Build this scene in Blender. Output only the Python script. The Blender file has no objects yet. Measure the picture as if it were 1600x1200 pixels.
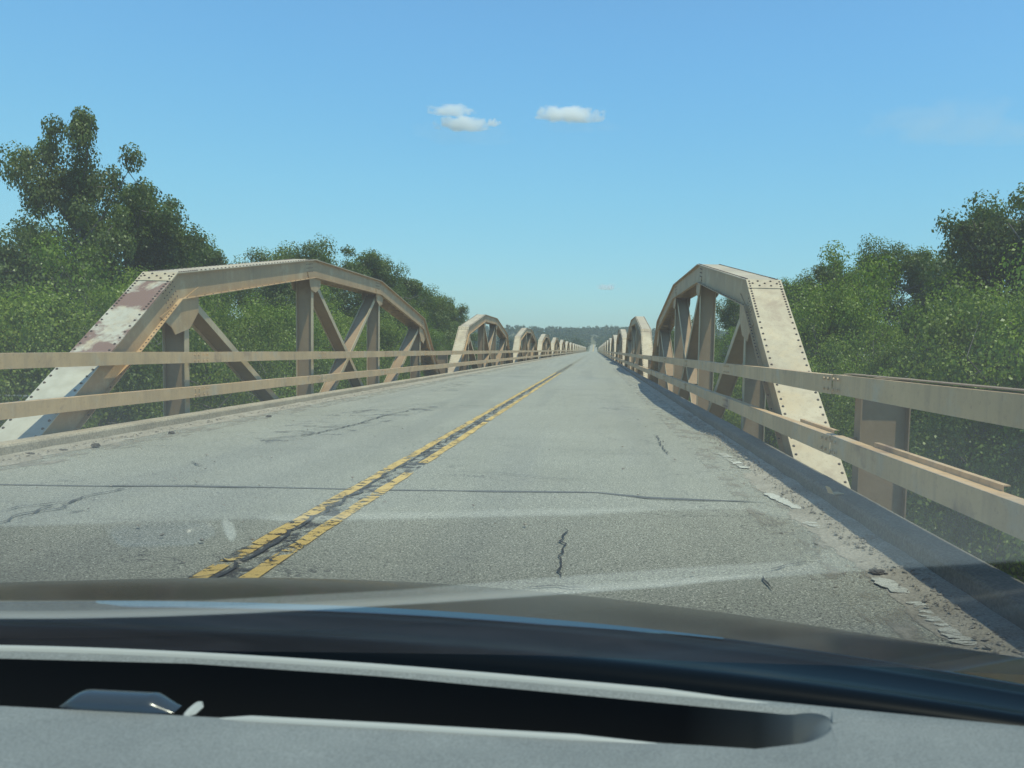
import bpy, bmesh, math, random
import numpy as np
from mathutils import Vector, Matrix, noise

random.seed(7)
rng = np.random.default_rng(11)
scene = bpy.context.scene
C = scene.collection

# ------------------------------------------------------------------ camera
F, W, H = 1300.0, 1600.0, 1200.0
CX, CY = 930.0, 640.0                                       # optical centre: the photograph is a crop
VPX, VPY, ROLL = 930.0, 547.0, 0.022
CAM = Vector((2.155, 0.0, 1.30))
d = Vector((VPX - CX, CY - VPY, -F)).normalized()      # world +Y in camera space
u = Vector((1, -ROLL, 0)).cross(d)
if u.y < 0: u = -u
u.normalize()
r = d.cross(u).normalized()                                   # world +X in camera space
M = Matrix((r, d, u))                                         # rows: world axes in cam space -> cam-to-world
cd = bpy.data.cameras.new('camera')
cam = bpy.data.objects.new('camera', cd); C.objects.link(cam)
cam.matrix_world = Matrix.Translation(CAM) @ M.to_4x4()
cd.sensor_width = 36; cd.lens = F / W * 36; cd.shift_x = -(CX - W/2)/W; cd.shift_y = (CY - H/2)/W
cd.clip_start = 0.02; cd.clip_end = 20000
cd.dof.use_dof = True; cd.dof.focus_distance = 14; cd.dof.aperture_fstop = 11
scene.camera = cam

def ray(px, py):
    return M @ Vector((px - CX, CY - py, -F)).normalized()
def P(px, py, z=0.0):                                         # a point seen at a pixel, on the plane of height z
    v = ray(px, py); t = (z - CAM.z) / v.z
    return CAM + v * t
def at(px, py, Y):                                            # a point seen at a pixel, Y metres ahead
    v = ray(px, py); return CAM + v * (Y / v.y)

# ------------------------------------------------------------------ world, sun
SX, SY = 0.26, -0.24                                          # horizontal run towards the sun per metre of height
EL = math.atan2(1, math.hypot(SX, SY)); AZ = math.atan2(SX, SY)
wd = bpy.data.worlds.new('World'); scene.world = wd; wd.use_nodes = True
nt = wd.node_tree; bg = nt.nodes['Background']
sky = nt.nodes.new('ShaderNodeTexSky'); sky.sky_type = 'NISHITA'; sky.sun_disc = False
sky.sun_elevation = EL; sky.sun_rotation = AZ; sky.air_density = 1.25; sky.dust_density = 0.3; sky.ozone_density = 1.6
_g = nt.nodes.new('ShaderNodeTexCoord'); _s = nt.nodes.new('ShaderNodeSeparateXYZ'); nt.links.new(_g.outputs['Generated'], _s.inputs[0])
_r = nt.nodes.new('ShaderNodeValToRGB'); _e = _r.color_ramp.elements; _r.color_ramp.interpolation = 'B_SPLINE'      # air colour by height over the horizon
while len(_e) < 5: _e.new(.5)
for _i, (_p, _c) in enumerate([(.0, (.50,.75,1.18)), (.05, (.57,.88,1.28)), (.18, (.70,1.10,1.24)), (.38, (.77,1.38,1.82)), (1., (.85,.95,1.05))]):
    _e[_i].position = _p; _e[_i].color = tuple(c*.4 for c in _c) + (1,)
_m = nt.nodes.new('ShaderNodeMix'); _m.data_type = 'RGBA'; _m.blend_type = 'MULTIPLY'; _m.inputs[0].default_value = 1
nt.links.new(_s.outputs[2], _r.inputs[0]); nt.links.new(sky.outputs[0], _m.inputs[6]); nt.links.new(_r.outputs[0], _m.inputs[7])
_v = nt.nodes.new('ShaderNodeVectorMath'); _v.operation = 'SCALE'; _v.inputs['Scale'].default_value = .86/.4
nt.links.new(_m.outputs[2], _v.inputs[0]); nt.links.new(_v.outputs[0], bg.inputs[0]); bg.inputs[1].default_value = 0.15
sl = bpy.data.lights.new('sun', 'SUN'); sl.energy = 4.2; sl.angle = math.radians(0.53); sl.color = (1, .94, .81)
so = bpy.data.objects.new('sun', sl); C.objects.link(so)
so.rotation_euler = Vector((SX, SY, 1)).to_track_quat('Z', 'Y').to_euler()
scene.view_settings.view_transform = 'Standard'; scene.view_settings.look = 'None'
scene.view_settings.gamma = 1; scene.view_settings.use_curve_mapping = False
scene.view_settings.exposure = 0.0
cy = scene.cycles
cy.use_denoising = True; cy.volume_step_rate = .6; cy.max_bounces = 18; cy.diffuse_bounces = 3; cy.glossy_bounces = 3
cy.transparent_max_bounces = 12; cy.volume_bounces = 16; cy.caustics_reflective = False; cy.caustics_refractive = False
cy.sample_clamp_indirect = 6

# ------------------------------------------------------------------ helpers
def tag(o, label=None, cat=None, group=None, kind=None):
    if label: o['label'] = label
    if cat: o['category'] = cat
    if group: o['group'] = group
    if kind: o['kind'] = kind
    return o
def empty(name, loc=(0, 0, 0)):
    o = bpy.data.objects.new(name, None); C.objects.link(o); o.location = loc; return o

class MB:
    def __init__(s): s.v = []; s.f = []
    def quad(s, *p):
        n = len(s.v); s.v += [tuple(q) for q in p]; s.f.append(tuple(range(n, n + len(p))))
    def hexa(s, a, b):                                        # two matching quads a,b (4 points each)
        n = len(s.v); s.v += [tuple(q) for q in a] + [tuple(q) for q in b]
        s.f += [(n+3, n+2, n+1, n), (n+4, n+5, n+6, n+7)]
        for i in range(4):
            j = (i + 1) % 4; s.f.append((n+i, n+j, n+4+j, n+4+i))
    def box(s, x0, x1, y0, y1, z0, z1):
        s.hexa([(x0,y0,z0),(x1,y0,z0),(x1,y1,z0),(x0,y1,z0)], [(x0,y0,z1),(x1,y0,z1),(x1,y1,z1),(x0,y1,z1)])
    def prism(s, poly, x0, x1):                               # poly in (y,z), extruded along x
        n = len(s.v); k = len(poly)
        s.v += [(x0, y, z) for y, z in poly] + [(x1, y, z) for y, z in poly]
        s.f += [tuple(range(n, n+k)), tuple(range(n+2*k-1, n+k-1, -1))]
        for i in range(k):
            j = (i+1) % k; s.f.append((n+i, n+k+i, n+k+j, n+j))
    def beam(s, p0, p1, x0, x1, n0, n1):                      # bar in the truss plane; p=(y,z); x range; normal range
        a = Vector((0, p0[0], p0[1])); b = Vector((0, p1[0], p1[1])); t = (b-a).normalized()
        n = Vector((0, -t.z, t.y))
        q = lambda c: [c+Vector((x0,0,0))+n*n0, c+Vector((x1,0,0))+n*n0, c+Vector((x1,0,0))+n*n1, c+Vector((x0,0,0))+n*n1]
        s.hexa(q(a), q(b))
    def tube(s, pts, rs, k=6):
        n0 = len(s.v); pts = [Vector(p) for p in pts]
        for i, p in enumerate(pts):
            t = (pts[min(i+1, len(pts)-1)] - pts[max(i-1, 0)]).normalized()
            a = t.cross(Vector((0.31, 0.9, 0.2))).normalized(); b = t.cross(a)
            for j in range(k):
                w = 2*math.pi*j/k; s.v.append(tuple(p + (a*math.cos(w)+b*math.sin(w))*rs[i]))
        for i in range(len(pts)-1):
            for j in range(k):
                A = n0+i*k+j; B = n0+i*k+(j+1) % k
                s.f.append((A, B, B+k, A+k))
    def add(s, o, off=(0,0,0)):
        n = len(s.v); s.v += [(a+off[0], b+off[1], c+off[2]) for a, b, c in o.v]; s.f += [tuple(i+n for i in f) for f in o.f]
    def mesh(s, name, mat, smooth=False, bevel=0):
        me = bpy.data.meshes.new(name); me.from_pydata(s.v, [], s.f); me.validate()
        bm = bmesh.new(); bm.from_mesh(me)
        if bevel:
            bmesh.ops.bevel(bm, geom=[e for e in bm.edges if len(e.link_faces) == 2 and e.calc_face_angle(0) > .5], offset=bevel, segments=2, affect='EDGES', profile=.5)
        bmesh.ops.recalc_face_normals(bm, faces=bm.faces); bm.to_mesh(me); bm.free()
        me.materials.append(mat)
        if smooth: me.polygons.foreach_set('use_smooth', [True]*len(me.polygons))
        return me
    def build(s, name, mat, parent=None, smooth=False, bevel=0):
        return link(name, s.mesh(name, mat, smooth, bevel), parent)
def link(name, me, parent=None):
    o = bpy.data.objects.new(name, me); C.objects.link(o)
    if parent: o.parent = parent
    return o
def np_quads(name, V, mat):                                   # V: (n*4,3)
    n = len(V)//4; me = bpy.data.meshes.new(name)
    me.vertices.add(n*4); me.vertices.foreach_set('co', V.astype(np.float32).ravel())
    me.loops.add(n*4); me.loops.foreach_set('vertex_index', np.arange(n*4, dtype=np.int32))
    me.polygons.add(n); me.polygons.foreach_set('loop_start', np.arange(0, n*4, 4, dtype=np.int32))
    me.polygons.foreach_set('loop_total', np.full(n, 4, dtype=np.int32))
    me.update(calc_edges=True); me.materials.append(mat); return me

# ------------------------------------------------------------------ materials
def mat(name):
    m = bpy.data.materials.new(name); m.use_nodes = True
    nt = m.node_tree; return m, nt, nt.nodes['Principled BSDF'], nt.nodes.new, nt.links.new
def coord(nt, obj=False):
    if obj: return nt.nodes.new('ShaderNodeTexCoord').outputs['Object']
    return nt.nodes.new('ShaderNodeNewGeometry').outputs['Position']
def mapping(nt, src, scale):
    m = nt.nodes.new('ShaderNodeMapping'); m.inputs['Scale'].default_value = scale; nt.links.new(src, m.inputs[0]); return m.outputs[0]
def nz(nt, src, scale, detail=4, rough=.55, dist=0):
    n = nt.nodes.new('ShaderNodeTexNoise'); n.inputs['Scale'].default_value = scale; n.inputs['Detail'].default_value = detail
    n.inputs['Roughness'].default_value = rough; n.inputs['Distortion'].default_value = dist; nt.links.new(src, n.inputs[0]); return n.outputs[0]
def ramp(nt, src, *stops):
    r_ = nt.nodes.new('ShaderNodeValToRGB'); e = r_.color_ramp.elements
    while len(e) < len(stops): e.new(.5)
    for i, (p, c) in enumerate(stops):
        e[i].position = p; e[i].color = (c if isinstance(c, tuple) else (c, c, c)) + (1,)
    nt.links.new(src, r_.inputs[0]); return r_.outputs[0]
def mix(nt, fac, a, b, mode='MIX'):
    m = nt.nodes.new('ShaderNodeMix'); m.data_type = 'RGBA'; m.blend_type = mode
    for sock, v in ((m.inputs[0], fac), (m.inputs[6], a), (m.inputs[7], b)):
        if hasattr(v, 'is_linked'): nt.links.new(v, sock)
        else: sock.default_value = v if not isinstance(v, tuple) else v + (1,)
    return m.outputs[2]
def bump(nt, h, bs, strength=.3, dist=.01):
    b = nt.nodes.new('ShaderNodeBump'); b.inputs['Strength'].default_value = strength; b.inputs['Distance'].default_value = dist
    nt.links.new(h, b.inputs['Height']); nt.links.new(b.outputs[0], bs.inputs['Normal'])

def steel(name, base, rustlo, rusthi, rust=(.20,.105,.075), chalk=(.57,.43,.255), rough=.55):
    m, nt, bs, N, L = mat(name); p = coord(nt)
    v = ramp(nt, nz(nt, p, 1.3, 5, .6), (.3, tuple(c*.82 for c in base)), (.7, tuple(c*1.12 for c in base)))
    v = mix(nt, ramp(nt, nz(nt, p, 2.2, 6, .65), (.52, 0.), (.7, .75)), v, chalk)
    v = mix(nt, ramp(nt, nz(nt, mapping(nt, p, (6, 6, .7)), 1.6, 5, .6), (.48, 0.), (.76, .42)), v, (.30,.205,.125))
    rm = ramp(nt, nz(nt, p, 1.15, 7, .62, .35), (rustlo, 0.), (rusthi, 1.))
    v = mix(nt, rm, v, rust)
    v = mix(nt, ramp(nt, nz(nt, p, 26, 4, .7), (.56, 0.), (.72, .35)), v, (.22,.13,.09))
    L(v, bs.inputs['Base Color']); bs.inputs['Roughness'].default_value = rough
    bump(nt, nz(nt, p, 30, 5, .6), bs, .12, .004); return m
PAINT = (.47, .30, .15)
m_paint = steel('tan_bridge_paint', PAINT, .66, .74)
m_cover = steel('sunlit_cover_paint', (.54,.44,.295), .52, .66, (.40,.30,.20))  # same paint as the chords, sunlight on the upper plates put into the colour
m_rusty = steel('flaking_cover_paint', (.53,.485,.375), .44, .50, (.23,.135,.10))
_nt = m_rusty.node_tree; _bs = _nt.nodes['Principled BSDF']; _p = coord(_nt); _sz = _nt.nodes.new('ShaderNodeSeparateXYZ'); _nt.links.new(_p, _sz.inputs[0])
_old = _bs.inputs['Base Color'].links[0].from_socket                 # the rust has eaten only the upper part of this plate
_mr = _nt.nodes.new('ShaderNodeMapRange'); _mr.inputs[1].default_value = .85; _mr.inputs[2].default_value = 1.15; _nt.links.new(_sz.outputs[2], _mr.inputs[0])
_nt.links.new(mix(_nt, _mr.outputs[0], ramp(_nt, nz(_nt, _p, 5, 5), (.3, (.47,.43,.33)), (.6, (.57,.53,.42))), _old), _bs.inputs['Base Color'])
m_web = steel('shaded_web_paint', (.31,.20,.11), .60, .75, (.16,.09,.065), (.36,.25,.15))  # same paint darkened, shade of the web faces put into the colour
m_flange = steel('lit_flange_paint', (.54,.43,.27), .68, .78)  # same paint lightened, sun on the flange edges put into the colour
m_rail = steel('guard_rail_paint', (.62,.405,.21), .60, .74, (.25,.155,.11), (.52,.43,.31))
m_rivet = steel('dark_rivet_steel', (.07,.055,.048), .4, .6, (.085,.05,.035), (.09,.08,.07))

def asphalt():
    m, nt, bs, N, L = mat('worn_asphalt'); p = coord(nt)
    v = ramp(nt, nz(nt, p, .45, 6, .6), (.3, (.275,.265,.208)), (.7, (.335,.322,.255)))
    v = mix(nt, ramp(nt, nz(nt, mapping(nt, p, (.5, .05, 1)), 1.6, 4, .6), (.45, 0.), (.75, .4)), v, (.27,.265,.24))
    v = mix(nt, ramp(nt, nz(nt, mapping(nt, p, (1.1, .03, 1)), 1.1, 3, .5), (.5, 0.), (.62, .45)), v, (.235,.23,.19))
    v = mix(nt, ramp(nt, nz(nt, mapping(nt, p, (.25, 2.6, 1)), .8, 6, .7, .4), (.6, 0.), (.72, .4)), v, (.125,.125,.118))
    f1 = nz(nt, p, 70, 3, .7); f2 = nz(nt, p, 170, 2, .6)
    v = mix(nt, 1., v, ramp(nt, f1, (.38, .62), (.5, 1.), (.62, 1.4)), 'MULTIPLY')
    v = mix(nt, 1., v, ramp(nt, f2, (.38, .6), (.5, 1.), (.62, 1.45)), 'MULTIPLY')
    for sc_, lo_, hi_ in ((110, .12, .88),):
        v1 = N('ShaderNodeTexVoronoi'); v1.inputs['Scale'].default_value = sc_; L(p, v1.inputs['Vector'])
        sp_ = N('ShaderNodeSeparateColor'); L(v1.outputs['Color'], sp_.inputs[0])
        v = mix(nt, 1., v, ramp(nt, sp_.outputs[0], (lo_, .5), (lo_+.05, 1.), (hi_, 1.), (hi_+.05, 1.6)), 'MULTIPLY')
    vo = N('ShaderNodeTexVoronoi'); vo.feature = 'DISTANCE_TO_EDGE'; vo.inputs['Scale'].default_value = .55
    wob = N('ShaderNodeVectorMath'); wob.operation = 'ADD'
    nn = N('ShaderNodeTexNoise'); nn.inputs['Scale'].default_value = 2.5; nn.inputs['Detail'].default_value = 6; L(p, nn.inputs[0])
    L(p, wob.inputs[0]); L(nn.outputs[1], wob.inputs[1]); L(wob.outputs[0], vo.inputs['Vector'])
    ck = ramp(nt, vo.outputs['Distance'], (0.0, 1.), (.006, 0.))
    ckm = mix(nt, 1., ck, ramp(nt, nz(nt, p, .35, 3), (.47, 0.), (.56, .8)), 'MULTIPLY')
    v = mix(nt, ckm, v, (.06,.06,.058))
    L(v, bs.inputs['Base Color']); bs.inputs['Roughness'].default_value = .85
    bump(nt, f1, bs, .5, .006); return m
m_asph = asphalt()
def simple(name, c0, c1, scale, rough=.85, fine=60, bs_=.3, obj=False, spec=.5):
    m, nt, bs, N, L = mat(name); p = coord(nt, obj)
    v = ramp(nt, nz(nt, p, scale, 6, .62), (.3, c0), (.7, c1))
    v = mix(nt, .8, v, ramp(nt, nz(nt, p, fine, 3, .6), (.33, .6), (.5, 1.), (.67, 1.4)), 'MULTIPLY')
    L(v, bs.inputs['Base Color']); bs.inputs['Roughness'].default_value = rough; bs.inputs['Specular IOR Level'].default_value = spec
    bump(nt, nz(nt, p, fine, 4, .6), bs, bs_, .008); return m
m_gravel = simple('gravel_dirt', (.27,.235,.18), (.42,.375,.30), 3, .95, 60, .7)
m_tar = simple('crack_tar', (.035,.035,.036), (.08,.08,.078), 9, .8, 80)
m_seal = simple('joint_sealant', (.10,.102,.098), (.155,.155,.145), 5, .8, 90)
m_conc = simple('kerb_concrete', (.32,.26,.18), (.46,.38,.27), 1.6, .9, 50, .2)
m_conc2 = simple('darker_kerb_concrete', (.13,.115,.09), (.20,.175,.135), 1.6, .9, 50, .2)  # darker tone than the left kerb's concrete
m_pebble = simple('pebble_stone', (.14,.12,.10), (.42,.37,.30), 14, .9, 60)
m_chunk = simple('dark_asphalt_chunk', (.05,.045,.04), (.12,.10,.085), 20, .9, 90)
m_deck = simple('deck_underside', (.14,.125,.11), (.22,.2,.17), 2, .9, 20)
m_earth = simple('floodplain_earth', (.075,.085,.035), (.14,.13,.075), .12, .95, 2.5)
m_white = simple('weathered_white_steel', (.5,.5,.46), (.62,.62,.56), 5, .6, 30)

def math_n(nt, a, b):
    n = nt.nodes.new('ShaderNodeMix'); n.inputs[0].default_value = .3; nt.links.new(a, n.inputs[2]); nt.links.new(b, n.inputs[3]); return n.outputs[0]
def worn_paint(name, c0, c1, lo, hi, alphascale=7, stretch=(1,1,1)):
    m, nt, bs, N, L = mat(name); p = coord(nt)
    v = ramp(nt, nz(nt, p, 5, 5, .6), (.3, c0), (.7, c1))
    v = mix(nt, .7, v, ramp(nt, nz(nt, p, 120, 2, .6), (.35, .6), (.5, 1.), (.65, 1.3)), 'MULTIPLY')
    L(v, bs.inputs['Base Color']); bs.inputs['Roughness'].default_value = .8
    a1 = math_n(nt, nz(nt, mapping(nt, p, stretch), alphascale, 8, .72, .3), nz(nt, p, 1.7, 3, .6))
    L(ramp(nt, a1, (lo, 0.), (hi, 1.)), bs.inputs['Alpha']); return m
m_yel = worn_paint('worn_yellow_paint', (.60,.38,.10), (.74,.51,.17), .462, .482, 10, (1, 1.3, 1))
m_wht = worn_paint('worn_white_paint', (.50,.48,.41), (.64,.62,.53), .462, .48, 9, (.55, 2.4, 1))
m_rough = worn_paint('broken_centre_joint', (.055,.055,.053), (.105,.10,.095), .49, .56, 8, (1, .8, 1))
m_scuff = worn_paint('dark_scuffed_asphalt', (.13,.13,.122), (.16,.16,.148), .54, .66, 2.2, (1, 1, 1))

def leafmat(name, c0, c1, c2):
    m, nt, bs, N, L = mat(name); g = N('ShaderNodeNewGeometry')
    oi = N('ShaderNodeObjectInfo')
    v = ramp(nt, g.outputs['Random Per Island'], (0., c0), (.55, c1), (1., c2))
    v = mix(nt, 1., v, ramp(nt, nz(nt, g.outputs['Position'], .45, 3, .6), (.35, .72), (.65, 1.3)), 'MULTIPLY')
    v = mix(nt, 1., v, ramp(nt, oi.outputs['Random'], (0., (.74,.80,.72)), (1., (1.18,1.12,1.15))), 'MULTIPLY')
    di = N('ShaderNodeBsdfDiffuse'); tr = N('ShaderNodeBsdfTranslucent'); gl = N('ShaderNodeBsdfGlossy'); gl.inputs['Roughness'].default_value = .38
    gl.inputs[0].default_value = (.9, .95, .9, 1)
    tc = mix(nt, 1., v, (1.1, 1.35, .6), 'MULTIPLY')
    L(v, di.inputs[0]); L(tc, tr.inputs[0])
    a = N('ShaderNodeMixShader'); a.inputs[0].default_value = .42; L(di.outputs[0], a.inputs[1]); L(tr.outputs[0], a.inputs[2])
    b = N('ShaderNodeMixShader'); b.inputs[0].default_value = .018; L(a.outputs[0], b.inputs[1]); L(gl.outputs[0], b.inputs[2])
    L(b.outputs[0], nt.nodes['Material Output'].inputs[0]); return m
m_leaf = leafmat('cottonwood_leaves', (.065,.095,.02), (.115,.155,.034), (.19,.225,.075))
m_leaf2 = leafmat('willow_leaves', (.09,.14,.018), (.19,.25,.034), (.27,.32,.065))
m_far = leafmat('far_woodland_leaves', (.022,.042,.018), (.045,.07,.028), (.08,.10,.045))
m_bark = simple('grey_bark', (.10,.09,.075), (.2,.18,.15), 6, .9, 30)

# car
def math_(op, a, b=None, clamp=False):
    n = N('ShaderNodeMath'); n.operation = op; n.use_clamp = clamp
    for i, v_ in enumerate((a, b)):
        if v_ is None: continue
        if hasattr(v_, 'is_linked'): L(v_, n.inputs[i])
        else: n.inputs[i].default_value = v_
    return n.outputs[0]
m, nt, bs, N, L = mat('black_car_paint'); m_hood = m
bs.inputs['Base Color'].default_value = (.010,.013,.013,1); bs.inputs['Roughness'].default_value = .16
m, nt, bs, N, L = mat('glossy_black_cowl'); m_cowl = m
bs.inputs['Base Color'].default_value = (.004,.006,.008,1); bs.inputs['Roughness'].default_value = .3; bs.inputs['Specular IOR Level'].default_value = .09
m, nt, bs, N, L = mat('black_cowl_plastic'); m_black = m
bs.inputs['Base Color'].default_value = (.004,.005,.006,1); bs.inputs['Roughness'].default_value = .7; bs.inputs['Specular IOR Level'].default_value = .15
m, nt, bs, N, L = mat('grey_dashboard_vinyl'); m_dash = m; p = coord(nt)
v = ramp(nt, nz(nt, p, 8, 5, .6), (.3, (.165,.173,.165)), (.7, (.21,.218,.206)))
v = mix(nt, .7, v, ramp(nt, nz(nt, p, 420, 3, .6), (.38, .75), (.62, 1.25)), 'MULTIPLY')
L(v, bs.inputs['Base Color']); bs.inputs['Roughness'].default_value = .62; bs.inputs['Specular IOR Level'].default_value = .35
bump(nt, nz(nt, p, 500, 2, .6), bs, .35, .0012)
m, nt, bs, N, L = mat('shaded_slot_vinyl'); m_slot = m; p = coord(nt)
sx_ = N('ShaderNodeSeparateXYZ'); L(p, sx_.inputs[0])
L(ramp(nt, math_('ADD', math_('SUBTRACT', sx_.outputs[0], CAM.x), .3), (.40, (.004,.005,.006)), (.475, (.03,.034,.035)), (.525, (.14,.155,.155))), bs.inputs['Base Color']); bs.inputs['Roughness'].default_value = .7; bs.inputs['Specular IOR Level'].default_value = .15  # recess shade painted in: black, easing to grey towards the slot's end
m, nt, bs, N, L = mat('sky_glint_strip'); m_glint = m
bs.inputs['Base Color'].default_value = (.60,.58,.52,1); bs.inputs['Roughness'].default_value = .1; bs.inputs['Metallic'].default_value = 1  # bare metal, used to carry the sky's reflection on the bonnet
m, nt, bs, N, L = mat('sunlit_dash_trim'); m_trim = m
bs.inputs['Base Color'].default_value = (.38,.38,.345,1); bs.inputs['Roughness'].default_value = .5  # sun catching the dash rims is put into this pale colour
m, nt, bs, N, L = mat('glossy_sensor_plastic'); m_sens = m
bs.inputs['Base Color'].default_value = (.035,.045,.055,1); bs.inputs['Roughness'].default_value = .22
m, nt, bs, N, L = mat('tinted_windscreen_glass'); m_glass = m; nt.nodes.remove(bs)
g = N('ShaderNodeNewGeometry'); dp = N('ShaderNodeVectorMath'); dp.operation = 'DOT_PRODUCT'
L(g.outputs['Normal'], dp.inputs[0]); L(g.outputs['Incoming'], dp.inputs[1])
c_ = math_('ABSOLUTE', dp.outputs['Value']); c_ = math_('SUBTRACT', 1.0, c_); c_ = math_('POWER', c_, 5.0)
fr = math_('ADD', math_('MULTIPLY', c_, 1.2), .055, True)
tp = N('ShaderNodeBsdfTransparent'); tp.inputs[0].default_value = (.86, .94, .855, 1)
gl = N('ShaderNodeBsdfGlossy'); gl.inputs['Roughness'].default_value = 0.035
tl = N('ShaderNodeBsdfTranslucent'); tl.inputs[0].default_value = (.9,.93,.9,1)
m1 = N('ShaderNodeMixShader'); L(fr, m1.inputs[0]); L(tp.outputs[0], m1.inputs[1]); L(gl.outputs[0], m1.inputs[2])
dust = ramp(nt, nz(nt, mapping(nt, g.outputs['Position'], (1, 1, .5)), 3.5, 5, .6, 1.2), (.35, .012), (.75, .026))
m2 = N('ShaderNodeMixShader'); L(dust, m2.inputs[0]); L(m1.outputs[0], m2.inputs[1]); L(tl.outputs[0], m2.inputs[2])
L(m2.outputs[0], nt.nodes['Material Output'].inputs[0])
m, nt, bs, N, L = mat('cloud_vapour'); m_cloud = m; nt.nodes.remove(bs)
tc = N('ShaderNodeTexCoord'); sp = N('ShaderNodeVectorMath'); sp.operation = 'LENGTH'
mp = N('ShaderNodeMapping'); L(tc.outputs['Object'], mp.inputs[0]); L(mp.outputs[0], sp.inputs[0])
oi = N('ShaderNodeObjectInfo'); ad = N('ShaderNodeVectorMath'); ad.operation = 'ADD'; cb = N('ShaderNodeCombineXYZ')
w10 = math_('MULTIPLY', oi.outputs['Random'], 37.0); L(w10, cb.inputs[0]); L(tc.outputs['Object'], ad.inputs[0]); L(cb.outputs[0], ad.inputs[1])
nn = N('ShaderNodeTexNoise'); nn.inputs['Scale'].default_value = 1.5; nn.inputs['Detail'].default_value = 5; nn.inputs['Roughness'].default_value = .5
mp2 = N('ShaderNodeMapping'); mp2.inputs['Scale'].default_value = (1.9, 1, .8); L(ad.outputs[0], mp2.inputs[0]); L(mp2.outputs[0], nn.inputs[0])
val = math_('SUBTRACT', .80, sp.outputs['Value']); val = math_('ADD', val, math_('MULTIPLY', math_('SUBTRACT', nn.outputs[0], .5), 2.1))
den = math_('MULTIPLY', math_('MULTIPLY', val, 3.0, True), .034)
pv = N('ShaderNodeVolumePrincipled'); pv.inputs['Color'].default_value = (1,1,1,1); pv.inputs['Anisotropy'].default_value = .2; L(den, pv.inputs['Density'])
L(pv.outputs[0], nt.nodes['Material Output'].inputs['Volume'])

# ------------------------------------------------------------------ terrain
SPAN, Y0, NSP = 30.48, 7.62, 20
YE = Y0 + SPAN*NSP
def sst(a, b, x):
    t = np.clip((x-a)/(b-a), 0, 1); return t*t*(3-2*t)
def road_z(y): return -0.6*sst(620, 760, y) + 10.2*sst(760, 1250, y) - 14*sst(1250, 1600, y)
def terrain_z(x, y):
    base = -6 + .5*np.sin(x*.11+1.3)*np.sin(y*.07) + .25*np.sin(x*.37+y*.29)
    base = base + 5.0*sst(540, 640, y)
    rid = 33*sst(800, 1500, y)*(.92+.05*np.sin(x*.012+.8)+.03*np.sin(x*.031)) - 12*sst(1700, 3000, y)
    base = base + rid + 10*sst(-300, -1500, x) + 0*x
    w = np.exp(-(x/ (14+0*y))**2) * sst(585, 612, y) * (1-sst(1230, 1300, y))
    return base*(1-w) + (road_z(y)-.25)*w
xs = np.concatenate([np.linspace(-6000, -300, 20), np.linspace(-280, -42, 18), np.linspace(-40, 40, 41), np.linspace(42, 280, 18), np.linspace(300, 6000, 20)])
ys = np.concatenate([np.linspace(-1500, -30, 10), np.linspace(-20, 140, 60), np.linspace(145, 560, 40), np.linspace(566, 700, 40), np.linspace(710, 2000, 80), np.linspace(2100, 9000, 20)])
X, Y = np.meshgrid(xs, ys); Z = terrain_z(X, Y)
b = MB(); b.v = [tuple(q) for q in np.stack([X.ravel(), Y.ravel(), Z.ravel()], 1).tolist()]
nx = len(xs)
b.f = [(j*nx+i, j*nx+i+1, (j+1)*nx+i+1, (j+1)*nx+i) for j in range(len(ys)-1) for i in range(nx-1)]
tag(b.build('ground', m_earth, smooth=True), kind='structure')

# road on the bridge and up the far hill
HW = 4.19
b = MB(); yy = [-12, 0, 10, 40] + [y for y in range(80, 620, 60)] + list(range(620, 1620, 20))
for a, c in zip(yy[:-1], yy[1:]):
    za, zc = float(road_z(np.float64(a))), float(road_z(np.float64(c)))
    b.quad((-HW, a, za), (HW, a, za), (HW, c, zc), (-HW, c, zc))
road = tag(b.build('road', m_asph), kind='structure')
b = MB(); b.box(-4.43, 4.43, -12, YE, -.28, -.012)
for k in range(-1, NSP*5):
    y = Y0 + k*SPAN/5; b.box(-4.6, 4.6, y-.13, y+.13, -.95, -.29)
for x in (-3.2, -1.6, 0, 1.6, 3.2): b.box(x-.09, x+.09, -12, YE, -.6, -.285)
for k in range(-0, NSP+1):
    y = Y0 + k*SPAN; b.box(-5.2, 5.2, y-.5, y+.5, -7.5, -1.35)
tag(b.build('bridge_deck', m_deck), kind='structure')

# ------------------------------------------------------------------ road markings and cracks (sheets on the road)
def ribbon(b, pts, w, z=.004, jag=0, seed=0, sub=0):
    rr = random.Random(seed); pts = [Vector((p[0], p[1], 0)) for p in pts]
    if sub:
        q = []
        for a, c in zip(pts[:-1], pts[1:]):
            n = max(1, int((c-a).length/sub))
            for i in range(n):
                t = i/n; pnt = a.lerp(c, t); dr = (c-a).normalized(); nn = Vector((-dr.y, dr.x, 0))
                q.append(pnt + nn*rr.gauss(0, jag))
        q.append(pts[-1]); pts = q
    prev = None
    for i, p_ in enumerate(pts):
        t = (pts[min(i+1, len(pts)-1)]-pts[max(i-1, 0)]).normalized(); n = Vector((-t.y, t.x, 0))
        ww = w*.5*(rr.uniform(.35, 1.4) if jag else 1)
        if i in (0, len(pts)-1) and jag: ww *= .15
        cur = (p_+n*ww+Vector((0,0,z)), p_-n*ww+Vector((0,0,z)))
        if prev: b.quad(prev[0], prev[1], cur[1], cur[0])
        prev = cur
def px(*pp): return [P(a, c) for a, c in pp]
XC = .145
b = MB()
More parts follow.
